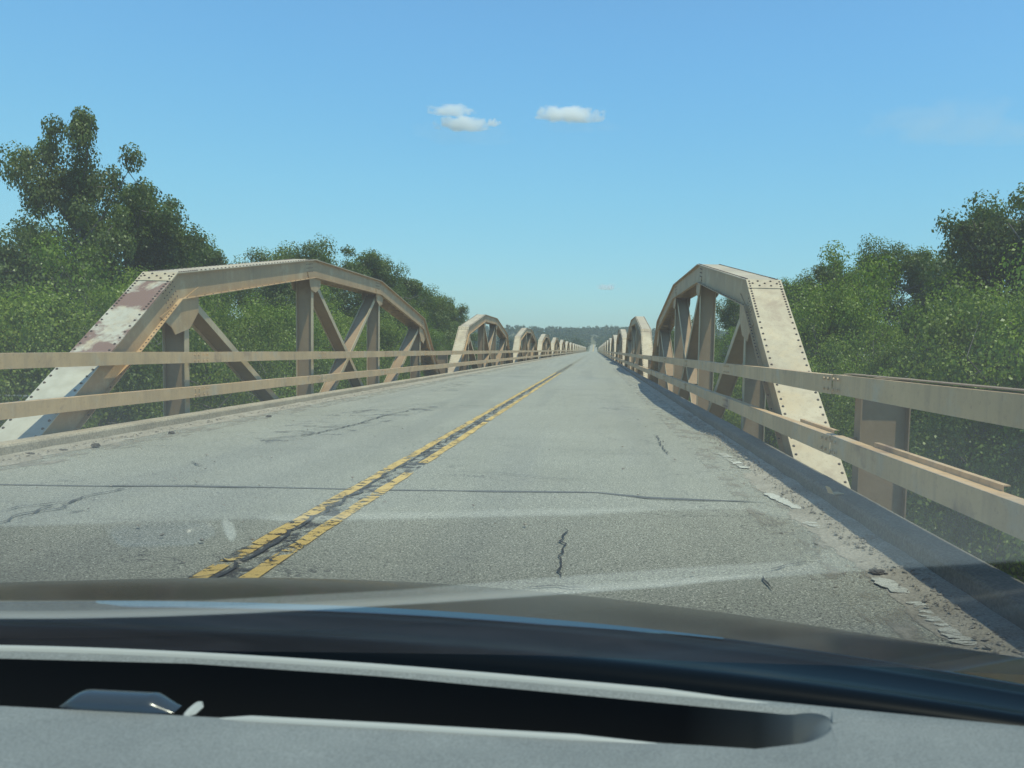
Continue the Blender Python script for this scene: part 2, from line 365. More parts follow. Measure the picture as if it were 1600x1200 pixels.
for x0, w in ((.01, .115), (.272, .12)):
    y = -2
    wa = [w/2, w/2]
    while y < 46:
        y1 = y + .35; wb = [w/2*random.uniform(.72, 1.05), w/2*random.uniform(.72, 1.05)]
        if not (x0 > .1 and (8.35 < y < 8.9 or 14.2 < y < 14.6)): b.quad((x0-wa[0], y, .008), (x0+wa[1], y, .008), (x0+wb[1], y1, .008), (x0-wb[0], y1, .008))
        y = y1; wa = wb
o = b.build('centre_line', m_yel, road); o['label'] = 'worn double yellow centre line'
m_yelf = worn_paint('faded_yellow_paint', (.40,.31,.13), (.50,.40,.20), .49, .56, 3, (1, .6, 1))
b = MB()
for x0 in (.01, .272):
    y = 46.
    while y < 610: b.quad((x0-.055, y, .008), (x0+.055, y, .008), (x0+.055, y+12, .008), (x0-.055, y+12, .008)); y += 12
o = b.build('far_centre_line', m_yelf, road); o['label'] = 'faded far stretch of the double yellow line'
b = MB()
for x0, w in ((-.1, .5), (.12, .5)):
    for y in range(700, 1500, 20):
        za, zc = float(road_z(np.float64(y)))+.03, float(road_z(np.float64(y+20)))+.03
        b.quad((x0*3-w/2, y, za), (x0*3+w/2, y, za), (x0*3+w/2, y+20, zc), (x0*3-w/2, y+20, zc))
b.build('hill_line', m_yel, road)
b = MB(); b.quad((XC-.2, -2, .004), (XC+.16, -2, .004), (XC+.16, 75, .004), (XC-.2, 75, .004)); b.build('centre_joint', m_rough, road)
b = MB()
ribbon(b, [(XC-.02, 2.5), (XC-.06, 8), (XC-.01, 14), (XC-.03, 22), (XC, 60), (XC, 140)], .026, .013, .018, 5, .12)
for k in range(60):
    y = 3.5 + random.random()**1.3*11; x = XC + random.choice((-.14, -.09, .07, .11))
    w_ = random.uniform(.03, .1)
    ribbon(b, [(x-w_, y), (x+w_, y+random.uniform(-.16, .16))], random.uniform(.006, .02), .0125, .012, k, .03)
b.build('centre_crack', m_tar, road)
b = MB()
ribbon(b, px((-60,757),(165,760),(300,760),(420,762),(600,766),(930,770),(1010,778),(1200,786)), .07, .0045, .004, 1, .3)
for k in range(1, 12):
    y = 7.95 + k*SPAN; ribbon(b, [(-4.1, y), (0, y-.02), (3.7, y)], .13 if k < 5 else .3, .0045, .006, k, .5)
b.build('transverse_joint', m_seal, road)
b = MB()
ribbon(b, px((160,761),(230,760.5),(300,761),(390,763)), .02, .015, .004, 2, .08)
ribbon(b, px((975,774),(1010,780),(1060,783),(1180,785)), .014, .015, .008, 3, .08)
for i, (w, pts) in enumerate([
    (.028, ((-20,826),(40,803),(90,797),(130,778),(200,764))), (.022, ((30,812),(60,800),(85,790))), (.02, ((0,800),(50,792),(110,785))),
    (.022, ((300,722),(306,727),(318,730))), (.018, ((1022,680),(1031,690),(1034,700),(1045,711))), (.016, ((885,828),(877,848),(879,862),(873,880),(876,905))),
    (.012, ((1192,903),(1198,915),(1208,926))), (.012, ((1195,893),(1230,886),(1262,880))), (.011, ((780,697),(850,702),(925,706),(1000,704))),
    (.010, ((700,738),(780,741),(850,748),(930,752))), (.03, ((405,690),(440,684),(480,681),(520,672),(560,663),(600,650),(640,642))),
    (.03, ((440,676),(470,674),(490,677),(470,681))), (.02, ((545,648),(580,642),(625,640))), (.02, ((560,640),(620,634),(700,630))),
    (.014, ((640,640),(690,637),(720,639))), (.012, ((820,920),(870,918),(930,922))), (.012, ((180,700),(230,697),(300,700))),
    (.018, ((700,604),(760,606),(800,604))), (.012, ((960,640),(985,644),(1010,643))), (.012, ((930,622),(955,628),(990,630)))]):
    ribbon(b, px(*pts), w, .014+.0005*(i % 5), .012, 20+i, .07)
b.build('crack', m_tar, road)
b = MB()
for a, c, w in (((395,694),(620,640),1.3), ((520,650),(720,633),1.2), ((10,815),(150,780),.5), ((725,596),(690,612),.8), ((960,640),(1010,632),.9)):
    ribbon(b, px(a, c), w, .0032)
b.build('scuff_patch', m_scuff, road)

# gravel verge along both kerbs
def verge(side):
    b = MB(); n = 1500; prev = None
    for i in range(n+1):
        y = -3 + (i/n)**2.2*330
        e = .30 + .10*noise.noise(Vector((y*.55, side*3, 0))) + .06*noise.noise(Vector((y*3.1, side, 2))) + .05*noise.noise(Vector((y*9, side, 2))) + (.10 if y < 9 else 0)
        if side > 0 and y > 10: e *= .62
        hgt = .018 + .014*noise.noise(Vector((y*2, side, 5)))
        cur = [(side*(HW-e), y, .0025), (side*(HW-e*.75), y, .011), (side*(HW-e*.4), y, .011+hgt*.6), (side*(HW-.002), y, .016+hgt)]
        if prev:
            for k in range(3): b.quad(prev[k], prev[k+1], cur[k+1], cur[k])
        prev = cur
    o = b.build('gravel_verge', m_gravel, smooth=True); tag(o, kind='stuff', cat='gravel')
    return o
b = MB()
for s in (-1, 1):
    y = -2
    while y < 60:
        b.quad((s*(HW-.75), y, .0035), (s*(HW-.2), y, .0035), (s*(HW-.2), y+1, .0035), (s*(HW-.75), y+1, .0035)); y += 1
m_sand = worn_paint('thin_sand_film', (.27,.24,.19), (.38,.34,.27), .50, .62, 3.2, (1.4, .5, 1))
tag(b.build('sand_film', m_sand), 'thin film of sand blown over the asphalt beside the gravel', 'sand', kind='stuff')
tag(verge(-1), 'strip of dusty gravel along the foot of the left kerb'); tag(verge(1), 'strip of sandy gravel along the foot of the right kerb')
def pebbles():
    octa = np.array([(1,0,0),(0,1,0),(-1,0,0),(0,-1,0),(0,0,.8),(0,0,-.8)]); fc = [(0,1,4),(1,2,4),(2,3,4),(3,0,4),(1,0,5),(2,1,5),(3,2,5),(0,3,5)]
    V = []; Fc = []
    for i in range(6500):
        s = 1 if i % 5 < 3 else -1
        y = 1.5 + random.random()**1.5*(16 if s > 0 else 26); e = abs(random.gauss(0, .2))
        if e > .65: e = .3
        x = s*(HW-.01-e) if random.random() < .93 else random.uniform(-3.9, 3.9)
        sz = random.choice((.004, .005, .006, .008, .008, .012, .017))*random.uniform(.8, 1.2)
        q = octa*sz*np.array([random.uniform(.7, 1.3), random.uniform(.7, 1.3), random.uniform(.5, .9)]) + octa[:, [1, 2, 0]]*sz*random.uniform(-.4, .4)
        zb = .002 if e > .3 else .026
        n = len(V); V += [(a+x, c+y, z+zb) for a, c, z in q.tolist()]; Fc += [tuple(k+n for k in f) for f in fc]
    b = MB(); b.v = V; b.f = Fc; return b
tag(pebbles().build('loose_gravel', m_pebble), 'small loose stones scattered beside both kerbs and on the asphalt', 'gravel', kind='stuff')
# white edge line fragments
def frag(name, pts, w, seed, lab=None):
    rr = random.Random(seed); b = MB(); a, c = Vector(pts[0]), Vector(pts[1]); Ln = (c-a).length; t = (c-a)/Ln; n = Vector((-t.y, t.x, 0)); z = Vector((0, 0, .0125))
    k = max(2, int(Ln/.035)); e0 = -w/2; e1 = w/2; prev = None
    for i in range(k+1):
        p_ = a+t*Ln*i/k; tap = .35 if i in (0, k) else 1
        cur = (p_+n*(-w/2+rr.uniform(0, .035))*tap+z, p_+n*(w/2-rr.uniform(0, .035))*tap+z)
        if prev: b.quad(prev[0], prev[1], cur[1], cur[0])
        prev = cur
    return b.build(name, m_wht, road)
for i, (a, c) in enumerate([((1512,1012),(1432,942)), ((1416,930),(1368,905)), ((1285,828),(1262,817)), ((1250,797),(1198,772)), ((1166,733),(1126,709)), ((172,690),(210,686)), ((470,634),(500,632)), ((60,708),(20,712)), ((1008,600),(1000,596))]):
    pa, pb = P(*a), P(*c)
    frag('edge_line', (Vector((pa.x, pa.y, 0)), Vector((pb.x, pb.y, 0))), .15 if i < 5 else .09, i+3)

# kerbs
def kerb(side, label):
    root = empty('concrete_kerb', (side*HW, 0, 0)); tag(root, label, 'kerb', 'kerbs along both sides of the bridge deck')
    def sec(y0, y1):
        b = MB(); s = side
        kz = 1; prof = [(a_, c_*kz) for a_, c_ in [(0.0, -.01), (.0, .115), (.012, .137), (.035, .146), (.2, .146), (.222, .14), (.228, .12), (.228, -.01)]]
        ny = 5; rows = []
        for j in range(ny+1):
            y = y0+(y1-y0)*j/ny; rows.append([(s*(px_ + .006*noise.noise(Vector((y*.9, s, 1)))), y, pz + (.006*noise.noise(Vector((y*.7, s, 7))) if pz > .05 else 0)) for px_, pz in prof])
        for r0, r1 in zip(rows[:-1], rows[1:]):
            for k in range(len(prof)-1): b.quad(r0[k], r0[k+1], r1[k+1], r1[k])
        b.quad(*rows[0]); b.quad(*rows[-1]); return b
    y = Y0 - 4*SPAN/5 - .0
    while y < 100:
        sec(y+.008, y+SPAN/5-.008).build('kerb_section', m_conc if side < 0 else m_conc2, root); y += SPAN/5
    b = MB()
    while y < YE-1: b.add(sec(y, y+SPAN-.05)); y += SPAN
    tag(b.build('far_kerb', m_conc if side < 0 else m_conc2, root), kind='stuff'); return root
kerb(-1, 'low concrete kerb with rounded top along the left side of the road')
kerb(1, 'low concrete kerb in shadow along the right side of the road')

# ------------------------------------------------------------------ trusses
NODES = [(0.75, -.85), (5.65, 2.42), (12.19, 3.33), (18.29, 3.33), (24.83, 2.42), (29.73, -.85)]
def mitres():
    out = []
    for i, p in enumerate(NODES):
        p = Vector(p)
        def nrm(a, c):
            t = (Vector(c)-Vector(a)).normalized(); return Vector((t.y, -t.x))
        ns = []
        if i > 0: ns.append(nrm(NODES[i-1], NODES[i]))
        if i < 5: ns.append(nrm(NODES[i], NODES[i+1]))
        n = sum(ns, Vector((0, 0))).normalized(); out.append(n/ max(.3, n.dot(ns[0])))
    return out
MIT = mitres()
def chordbox(b, i, x0, x1, d0, d1, s0=0., s1=1.):
    a, c = Vector(NODES[i]), Vector(NODES[i+1])
    def pt(s, dd):
        return (a + MIT[i]*dd).lerp(c + MIT[i+1]*dd, s)
    q = lambda s: [(x0, *pt(s, d0)), (x1, *pt(s, d0)), (x1, *pt(s, d1)), (x0, *pt(s, d1))]
    b.hexa(q(s0), q(s1))
DEP = .43
def chord_body(i):
    b = MB()
    for s in (-1, 1):
        chordbox(b, i, *sorted((s*.195, s*.21)), .012, DEP)
        chordbox(b, i, *sorted((s*.211, s*.275)), DEP-.012, DEP)
        chordbox(b, i, *sorted((s*.211, s*.275)), .0125, .022)
    return b
def cover(i, s0=0., s1=1., dd=0.):
    b = MB(); chordbox(b, i, -.277, .277, -dd, .0115, s0, s1); return b
def lacing(i):
    b = MB(); L_ = (Vector(NODES[i+1])-Vector(NODES[i])).length; n = int(L_/.3)
    a = Vector(NODES[i])+MIT[i]*(DEP+.004); c = Vector(NODES[i+1])+MIT[i+1]*(DEP+.004)
    for k in range(n):
        s0, s1 = (k+.1)/n, (k+.9)/n; sg = 1 if k % 2 else -1
        p0, p1 = a.lerp(c, s0), a.lerp(c, s1); w = (c-a).normalized()*.03
        b.quad((-.2*sg, *(p0-w)), (-.2*sg, *(p0+w)), (.2*sg, *(p1+w)), (.2*sg, *(p1-w)))
    return b
def ibeam(p0, p1, half=.183, fl=.075):
    w = MB(); w.beam(p0, p1, -half+.0125, half-.0125, -.007, .007)
    f = MB()
    for s in (-1, 1): f.beam(p0, p1, *sorted((s*half, s*(half-.012))), -fl, fl)
    return w, f
def under(y):                                                 # underside of the chord at y
    for i in range(5):
        a, c = Vector(NODES[i])+MIT[i]*DEP, Vector(NODES[i+1])+MIT[i+1]*DEP
        if a.x <= y <= c.x: return a.y + (c.y-a.y)*(y-a.x)/(c.x-a.x)
    return 0
def gusset(i):
    y, z = NODES[i]; b = MB(); sg = 1 if i in (1, 2) else -1
    def cen(dy): return under(y+dy)+.16
    if i in (1, 4):
        pts = [(-.45*sg, cen(-.45*sg)-.06), (-.1*sg, cen(-.1*sg)-.45), (.0*sg, cen(.0*sg)-.62), (.48*sg, cen(.48*sg)-.66), (.78*sg, cen(.78*sg)-.42), (.8*sg, cen(.8*sg))]
    else:
        pts = [(-.42*sg, cen(-.42*sg)), (-.2*sg, cen(-.2*sg)-.42), (.12*sg, cen(.12*sg)-.5), (.45*sg, cen(.45*sg)-.36), (.52*sg, cen(.52*sg))]
    poly = [(y+a, zz) for a, zz in pts]
    for s in (-1, 1): b.prism(poly, *sorted((s*.2115, s*.2235)))
    return b
def rivets(i, top=True):
    b = MB(); a, c = Vector(NODES[i]), Vector(NODES[i+1]); L_ = (c-a).length; t = (c-a)/L_; n = -MIT[i].normalized() if 0 < i < 5 and False else Vector((-t.y, t.x))
    def riv(p, x, axis='n', h=.011, rd=.019):
        k = 7; base = []; tip = []
        for j in range(k):
            w = 2*math.pi*j/k
            if axis == 'n':
                q = p + t*rd*math.sin(w); base.append((x+rd*math.cos(w), *q)); q2 = p + t*rd*.6*math.sin(w) + n*h; tip.append((x+rd*.6*math.cos(w), *q2))
            else:
                base.append((x, p.x+rd*math.cos(w), p.y+rd*math.sin(w))); tip.append((x+axis*h, p.x+rd*.6*math.cos(w), p.y+rd*.6*math.sin(w)))
        m0 = len(b.v); b.v += base+tip; b.f.append(tuple(range(m0+k, m0+2*k)))
        for j in range(k): b.f.append((m0+j, m0+(j+1) % k, m0+k+(j+1) % k, m0+k+j))
    s = .12
    dense_hi, dense_lo = (L_-1.25, 0) if i == 0 else ((L_+1, .9) if i == 4 else (L_-.7, .7))
    while s < L_-.05:
        p = a + t*s + n*.001
        for x in (-.238, .238): riv(p, x, h=.014 if L_-s > .32 or i != 0 else .018)
        s += .075 if (s > dense_hi or s < dense_lo) else .155
    s = .3                                                     # flange rivets
    while s < L_-.3:
        p = a + t*s - n*(DEP-.0125)
        for x in (-.247, .247): riv(p, x, h=.009, rd=.014)
        s += .09 if (s > L_-1.6 and i == 0) else .31
    if i in (0, 1, 2, 3):                                      # web rivets at the splice near the node
        for row in range(4):
            for col in range(5):
                p = c - t*(.12+col*.09) - n*(.1+row*.085)
                for sg in (-1, 1): riv(p, sg*.21, sg, .009, .013)
                if i < 3: pass
    return b, riv
def splice_rivets():
    b, riv = rivets(0); b.v.clear(); b.f.clear()
    a, c = Vector(NODES[0]), Vector(NODES[1]); L_ = (c-a).length; t = (c-a)/L_; n = Vector((-t.y, t.x))
    for s, x in ((.06, -.1), (.06, .1), (.13, 0), (.2, -.09), (.2, .09), (.13, -.19), (.13, .19)):
        riv(a+t*(L_-s)+n*.009, x, h=.012)
    return b
SL = (Vector(NODES[1])-Vector(NODES[0])).length
ME = {}
def pm(key, b, m_, **k): ME[key] = b.mesh(key.split('.')[0], m_, **k); ME[key]['src'] = key; RAW[key] = b; return ME[key]
RAW = {}
for i in range(5):
    pm('%s.%d' % ('end_post' if i in (0, 4) else 'top_chord', i), chord_body(i), m_paint)
pm('cover_plate.0', cover(0, 0, 1-.285/SL), m_cover); pm('cover_plate.0r', cover(0, 0, 1-.285/SL), m_rusty)
pm('cover_plate.1', cover(1), m_cover); pm('cover_plate.2', cover(2), m_cover); pm('cover_plate.3', cover(3), m_cover)
pm('cover_plate.4', cover(4, .285/SL, 1), m_cover)
pm('splice_plate.0', cover(0, 1-.27/SL, 1, .006), m_cover); pm('splice_plate.4', cover(4, 0, .27/SL, .006), m_cover)
for i in range(5): pm('lacing.%d' % i, lacing(i), m_paint)
bz = -.95
members = []
for i in (1, 2, 3, 4):
    y, z = (NODES[i][0] + (.0)), 0; yb = (6.1, 12.19, 18.29, 24.38)[i-1]; yt = yb
    members.append(('vertical_post', (yb, bz), (yt, under(yt)+.02), .183, .075))
for a, c in ((1, 12.19), (2, 18.29), (3, 12.19), (4, 18.29)):
    ya = (6.1, 12.19, 18.29, 24.38)[a-1]
    tt = Vector((c-ya, bz-under(ya))).normalized(); st = Vector((ya, under(ya))) + tt*.12 + Vector((.14 if c > ya else -.14, 0))
    members.append(('diagonal_brace', tuple(st), (c, bz), .172 if a in (1, 4) else .158, .062))
for k, (nm, p0, p1, hf, fl) in enumerate(members):
    w, f = ibeam(p0, p1, hf, fl); pm('%s.%d' % (nm, k), w, m_web); pm('flange.%d' % k, f, m_flange)
for i in (1, 2, 3, 4): pm('gusset_plate.%d' % i, gusset(i), m_paint)
bb = MB()
for s in (-1, 1):
    bb.box(*sorted((s*.15, s*.17)), .2, 30.28, -1.25, -.95); bb.box(*sorted((s*.15, s*.24)), .2, 30.28, -.949, -.935)
pm('bottom_chord.0', bb, m_paint)
for i in range(5):
    rb, _ = rivets(i); pm('rivets.%d' % i, rb, m_rivet)
pm('splice_rivets.0', splice_rivets(), m_rivet)
ORD = 'first second third fourth fifth sixth seventh eighth ninth tenth eleventh twelfth thirteenth fourteenth fifteenth sixteenth seventeenth eighteenth nineteenth twentieth'.split()
T = 4.825
def truss(x, y, detail, rusty=False):
    if detail == 0:
        b = MB()
        for k, r_ in RAW.items():
            if not k.startswith(('rivets', 'splice_rivets', 'cover_plate.0r')): b.add(r_)
        if 'whole' not in ME: ME['whole'] = b.mesh('bridge_truss', m_cover)
        o = link('bridge_truss', ME['whole']); o.location = (x, y, 0); return o
    root = empty('bridge_truss', (x, y, 0))
    for i in range(5):
        nm = 'end_post' if i in (0, 4) else 'top_chord'
        o = link(nm, ME['%s.%d' % (nm, i)], root)
        key = 'cover_plate.%d' % i
        if i == 0 and rusty: key = 'cover_plate.0r'
        cp = link('cover_plate', ME[key], o)
        if rusty and i == 0: cp['label'] = 'cover plate with large patches of brown rust where the paint has flaked'
        link('lacing', ME['lacing.%d' % i], o)
        if i in (0, 4): link('splice_plate', ME['splice_plate.%d' % i], o)
        if detail == 2:
            rv = link('rivets', ME['rivets.%d' % i], o); rv['kind'] = 'stuff'
            if i == 0: rv = link('rivets', ME['splice_rivets.0'], o); rv['kind'] = 'stuff'
    for k, mm_ in enumerate(members):
        o = link(mm_[0], ME['%s.%d' % (mm_[0], k)], root); link('flange', ME['flange.%d' % k], o)
    for i in (1, 2, 3, 4): link('gusset_plate', ME['gusset_plate.%d' % i], root)
    link('bottom_chord', ME['bottom_chord.0'], root)
    return root
for k in range(NSP):
    for s, side in ((-1, 'left'), (1, 'right')):
        o = truss(-4.74 if s < 0 else 4.79, Y0+k*SPAN, 2 if k < 3 else (1 if k < 8 else 0), rusty=(s < 0 and k == 0))
        o.location.z = s*.045
        if k == 0:
            lab = 'nearest truss on the left, its sloping end plate badly rusted' if s < 0 else 'nearest truss on the right, pale riveted end plate facing the car'
        else: lab = 'arched steel truss, %s from the car on the %s side of the road' % (ORD[k], side)
        tag(o, lab, 'truss', 'arched steel trusses along the bridge')

# ------------------------------------------------------------------ guard rails
XR_ = 4.325
def channel(b, s, y0, y1, z0, z1, x=XR_, dp=.112, th=.007):
    b.box(*sorted((s*x, s*(x+th))), y0, y1, z0, z1)
    b.box(*sorted((s*(x+th), s*(x+dp))), y0, y1, z1-th, z1); b.box(*sorted((s*(x+th), s*(x+dp))), y0, y1, z0, z0+th)
def bent(b, amp, seed):                                       # slight waviness of old rails
    b.v = [(x + amp*noise.noise(Vector((y*.35, seed, 0))), y, z + amp*noise.noise(Vector((y*.3, seed, 4)))) for x, y, z in b.v]
def postm(s, y):
    b = MB(); x0, x1 = 4.60, 5.03
    b.box(*sorted((s*x0, s*x1)), y-.008, y+.008, -.95, 1.09)
    for xx in (x0-.012, x1): b.box(*sorted((s*xx, s*(xx+.012))), y-.09, y+.09, -.95, 1.09)
    return b
def post_cap(s, y):
    b = MB(); b.box(*sorted((s*4.50, s*5.07)), y-.1, y+.1, 1.092, 1.102); return b
for k in range(-1, NSP):
    for s, side in ((-1, 'left'), (1, 'right')):
        y0 = Y0+k*SPAN; near = k < 6
        root = empty('guard_rail', (0, 0, 0)); root.location = (0, 0, 0)
        nm = 'two-rail steel guard rail ' + ('beside the car before the first truss, ' if k < 0 else 'in front of the %s truss from the car, ' % ORD[k]) + side + ' side'
        tag(root, nm, 'guard rail', 'tan guard rails along the bridge')
        segs = [(y0+j*SPAN/5, y0+(j+1)*SPAN/5) for j in range(5)]
        if k < 0: segs = segs[-2:]
        if not near:
            b = MB()
            channel(b, s, y0+.01, y0+SPAN-.01, .95, 1.125); channel(b, s, y0+.01, y0+SPAN-.01, .39, .565)
            b.add(postm(s, y0+.02)); me = b.mesh('guard_rail', m_rail)
            bpy.data.objects.remove(root); root = link('guard_rail', me); tag(root, nm, 'guard rail', 'tan guard rails along the bridge'); continue
        for j, (a, c) in enumerate(segs):
            for nm_, z0, z1 in (('upper_rail', .95, 1.125), ('lower_rail', .39, .565)):
                b = MB(); n = 8
                for q in range(n): channel(b, s, a+.0015+(c-a-.003)*q/n, a+.0015+(c-a-.003)*(q+1)/n, z0, z1, x=XR_+(.008 if j % 2 else 0))
                bent(b, .012 if k < 1 else .006, k*3+j+s*9+z0); b.build(nm_, m_rail, root)
            if k >= 0:
                b = MB()
                for z in (1.04, .48): b.box(*sorted((s*(XR_+.114), s*(T-.186))), a+.02, a+.032, z-.07, z+.07)
                b.build('bracket', m_web, root)
        if k < 3:                                              # bolt heads at the laps
            b = MB()
            for (a, c) in segs:
                for yy_ in (a+.09, a+.22, c-.09, c-.22):
                    for z_ in (.99, 1.085, .43, .525):
                        x_ = s*(XR_-.004); xo = s*(XR_-.018); ring = [(yy_+.016*math.cos(q*math.pi/3), z_+.016*math.sin(q*math.pi/3)) for q in range(6)]
                        b.prism(ring, *sorted((x_, xo)))
            o = b.build('bolt_heads', m_rail, root); o['kind'] = 'stuff'
        if k >= 0:
            pb = postm(s, y0+.03).build('post', m_web, root); post_cap(s, y0+.03).build('cap', m_rail, pb)
        else:
            postm(s, 4.25).build('post', m_web, root)
            if s > 0:
                b = MB(); b.box(4.446, 4.452, 4.6, 6.75, .47, .598); b.box(4.452, 4.49, 4.6, 6.75, .591, .598)
                b.build('backing_channel', m_rail, root)
                b = MB(); b.box(4.37, 4.47, 1.5, 7.4, 1.134, 1.142); b.build('top_strip', m_web, root)
        if k == 0 and s > 0:
            b = MB(); b.box(4.446, 4.452, 7.9, 9.2, .46, .59); b.box(4.452, 4.49, 7.9, 9.2, .583, .59)
            b.build('backing_channel', m_rail, root)

# lattice barrier seen past the left truss foot
root = empty('lattice_barrier', tuple(at(20, 618, 20)))
tag(root, 'pale lattice rail glimpsed under the guard rail at the far left', 'barrier')
for dz, n in ((0, 'top_bar'), (-.17, 'bottom_bar')):
    b = MB(); b.box(-3, 1.4, -.02, .02, dz-.018, dz+.018); b.build(n, m_white, root)
for k in range(9):
    b = MB(); x = -2.9+k*.5; b.hexa([(x,-.012,-.15),(x+.03,-.012,-.15),(x+.03,.012,-.15),(x,.012,-.15)], [(x+.17,-.012,-.02),(x+.2,-.012,-.02),(x+.2,.012,-.02),(x+.17,.012,-.02)]); b.build('strut', m_white, root)
b = MB(); b.box(-2.2, -2.1, -.04, .04, -6.2, -.19); b.box(1.0, 1.1, -.04, .04, -6.2, -.19); b.build('support_leg', m_web, root)

# debris
def chunk(name, loc, size, label, seed, m_=None):
    bm = bmesh.new(); bmesh.ops.create_icosphere(bm, subdivisions=3, radius=1)
    for v_ in bm.verts:
        n = noise.fractal(v_.co*1.6+Vector((seed*7, 0, 0)), 1, 2, 4); v_.co *= 1+.38*n
        v_.co = Vector((v_.co.x*size[0], v_.co.y*size[1], max(-.3, v_.co.z)*size[2]))
    me = bpy.data.meshes.new(name); bm.to_mesh(me); bm.free(); me.materials.append(m_ or m_chunk)
    o = link(name, me); o.location = loc; tag(o, label, 'debris', 'dark chunks lying by the kerbs'); return o
for i, (a, z, s, lab) in enumerate([((150,697), .045, (.04,.06,.035), 'ragged dark lump of asphalt lying against the left kerb'),
        ((268,676), .035, (.04,.05,.025), 'second dark lump farther along the left kerb'),
        ((46,709), .03, (.06,.04,.02), 'flat dark wedge at the foot of the left kerb, nearest the frame edge'),
        ((1372,893), .03, (.05,.055,.018), 'flat dark scrap lying on the gravel near the right kerb'),
        ((420,650), .03, (.04,.06,.025), 'small dark stone by the left kerb before the tar scribbles'),
        ((98,702), .02, (.05,.05,.015), 'thin dark flake in the gravel between two lumps by the left kerb')]):
    p = P(a[0], a[1], .02); chunk('asphalt_chunk', (p.x, p.y, z*.5), s, lab, i)
p = P(1306, 771, .15)
b = MB(); b.box(-.05, .05, -.045, .045, 0, .006); b.hexa([(-.05,-.045,.006),(-.044,-.045,.006),(-.044,.045,.006),(-.05,.045,.006)], [(-.085,-.03,.06),(-.08,-.03,.06),(-.08,.03,.062),(-.085,.03,.062)])
o = b.build('metal_scrap', m_flange); o.location = (p.x, p.y, .15); o.rotation_euler = (0, 0, .3); tag(o, 'bent scrap of pale metal on the right kerb under the first end plate', 'debris')

# ------------------------------------------------------------------ trees
def leaves(cent, rad, n, size, flat=.75, ysq=1.0):
    """n leaf quads round each centre"""
    cent = np.asarray(cent); k = len(cent)
    idx = rng.integers(0, k, n); dirs = rng.normal(size=(n, 3)); dirs /= np.linalg.norm(dirs, axis=1)[:, None]
    rr = np.asarray(rad)[idx]*(rng.random(n)**.45)
    pos = cent[idx] + dirs*rr[:, None]*np.array([1, 1, flat])
    nrm = dirs*.9 + rng.normal(size=(n, 3))*.5 + np.array([0, 0, .35]); nrm /= np.linalg.norm(nrm, axis=1)[:, None]
    t = np.cross(nrm, rng.normal(size=(n, 3))); t /= np.linalg.norm(t, axis=1)[:, None]; bt = np.cross(nrm, t)
    s = size*rng.uniform(.6, 1.35, n)[:, None]
    V = np.stack([pos-t*s*.5, pos-bt*s*.36+nrm*s*.1, pos+t*s*.5, pos+bt*s*.36+nrm*s*.1], 1)
    return V.reshape(-1, 3)
def tree_parts(seed, Ht, R, low, nl, size, mleaf, tops=3, broad=False):
    rr = random.Random(seed); tr = MB(); cents = []; rads = []
    trunk = [Vector((0, 0, -.6))]
    lean = Vector((rr.uniform(-.06, .06), rr.uniform(-.06, .06), 0))
    for i in range(1, 9):
        z = Ht*.86*i/8; trunk.append(Vector((0, 0, z)) + lean*z + Vector((rr.gauss(0, .12), rr.gauss(0, .12), 0)))
    tr.tube(trunk, [Ht*.020*(1-.1*i) for i in range(9)], 8)
    nlimb = 26
    for i in range(nlimb):
        f = low + (1-low)*((i+.5)/nlimb); bi = min(7, int(f*.95*8)); b0 = trunk[bi].lerp(trunk[bi+1], (f*.95*8) % 1 if bi < 7 else .5)
        az = i*2.4+rr.uniform(-.5, .5)
        prof = math.sin(math.pi*min(1, (f-low)/(1-low)*.86+.16))**.7
        if broad: prof = .55+.45*min(1, (f-low)*2.2) - (.25 if f > .93 else 0)
        ln = R*prof*rr.uniform(.62, 1.12); up = ln*rr.uniform(.25, .75) + (Ht*.05 if f > .8 else 0)
        e = b0 + Vector((math.cos(az)*ln, math.sin(az)*ln, up)); mid = b0.lerp(e, .5) + Vector((0, 0, -.08*ln))
        r0 = Ht*.0075*(1.2-f*.6); tr.tube([b0, mid, e], [r0, r0*.65, r0*.2], 5)
        for k in range(5):
            s_ = rr.uniform(.45, 1.05); bp = b0.lerp(e, s_); q = bp + Vector((rr.gauss(0, 1), rr.gauss(0, 1), rr.gauss(.25, .8)))*R*.19
            tr.tube([bp, q], [r0*.3, r0*.12], 4); cents.append(tuple(q)); rads.append(R*rr.uniform(.17, .28)*(1.3 if broad else 1))
    for i in range(tops):
        b0 = trunk[7]; e = b0 + Vector((rr.uniform(-.5, .5)*R, rr.uniform(-.5, .5)*R, Ht*rr.uniform(.08, .17)))
        tr.tube([b0, e], [Ht*.006, Ht*.002], 5)
        for k in range(9):
            q = b0.lerp(e, rr.uniform(.05, 1)) + Vector((rr.gauss(0, .35), rr.gauss(0, .35), rr.gauss(0, .3))); cents.append(tuple(q)); rads.append(R*rr.uniform(.10, .2))
    w = np.array(rads)
    V = leaves(cents, rads, nl, size)
    return tr.mesh('trunk', m_bark, smooth=True), np_quads('crown', V, mleaf)
VAR = {}
def variant(k):
    if k not in VAR:
        VAR[k] = {0: lambda: tree_parts(1, 15, 3.9, .22, 48000, .15, m_leaf, 4), 1: lambda: tree_parts(2, 15, 4.6, .18, 50000, .15, m_leaf, 3),
                  2: lambda: tree_parts(5, 15, 3.4, .25, 42000, .15, m_leaf, 5), 3: lambda: tree_parts(8, 9, 4.2, .08, 74000, .10, m_leaf2, 2),
                  4: lambda: tree_parts(13, 9, 4.4, .06, 74000, .105, m_leaf2, 1), 6: lambda: tree_parts(34, 15, 2.9, .2, 70000, .14, m_leaf, 1, True), 5: lambda: tree_parts(21, 15, 5.2, .15, 50000, .165, m_leaf, 2)}[k]()
    return VAR[k]
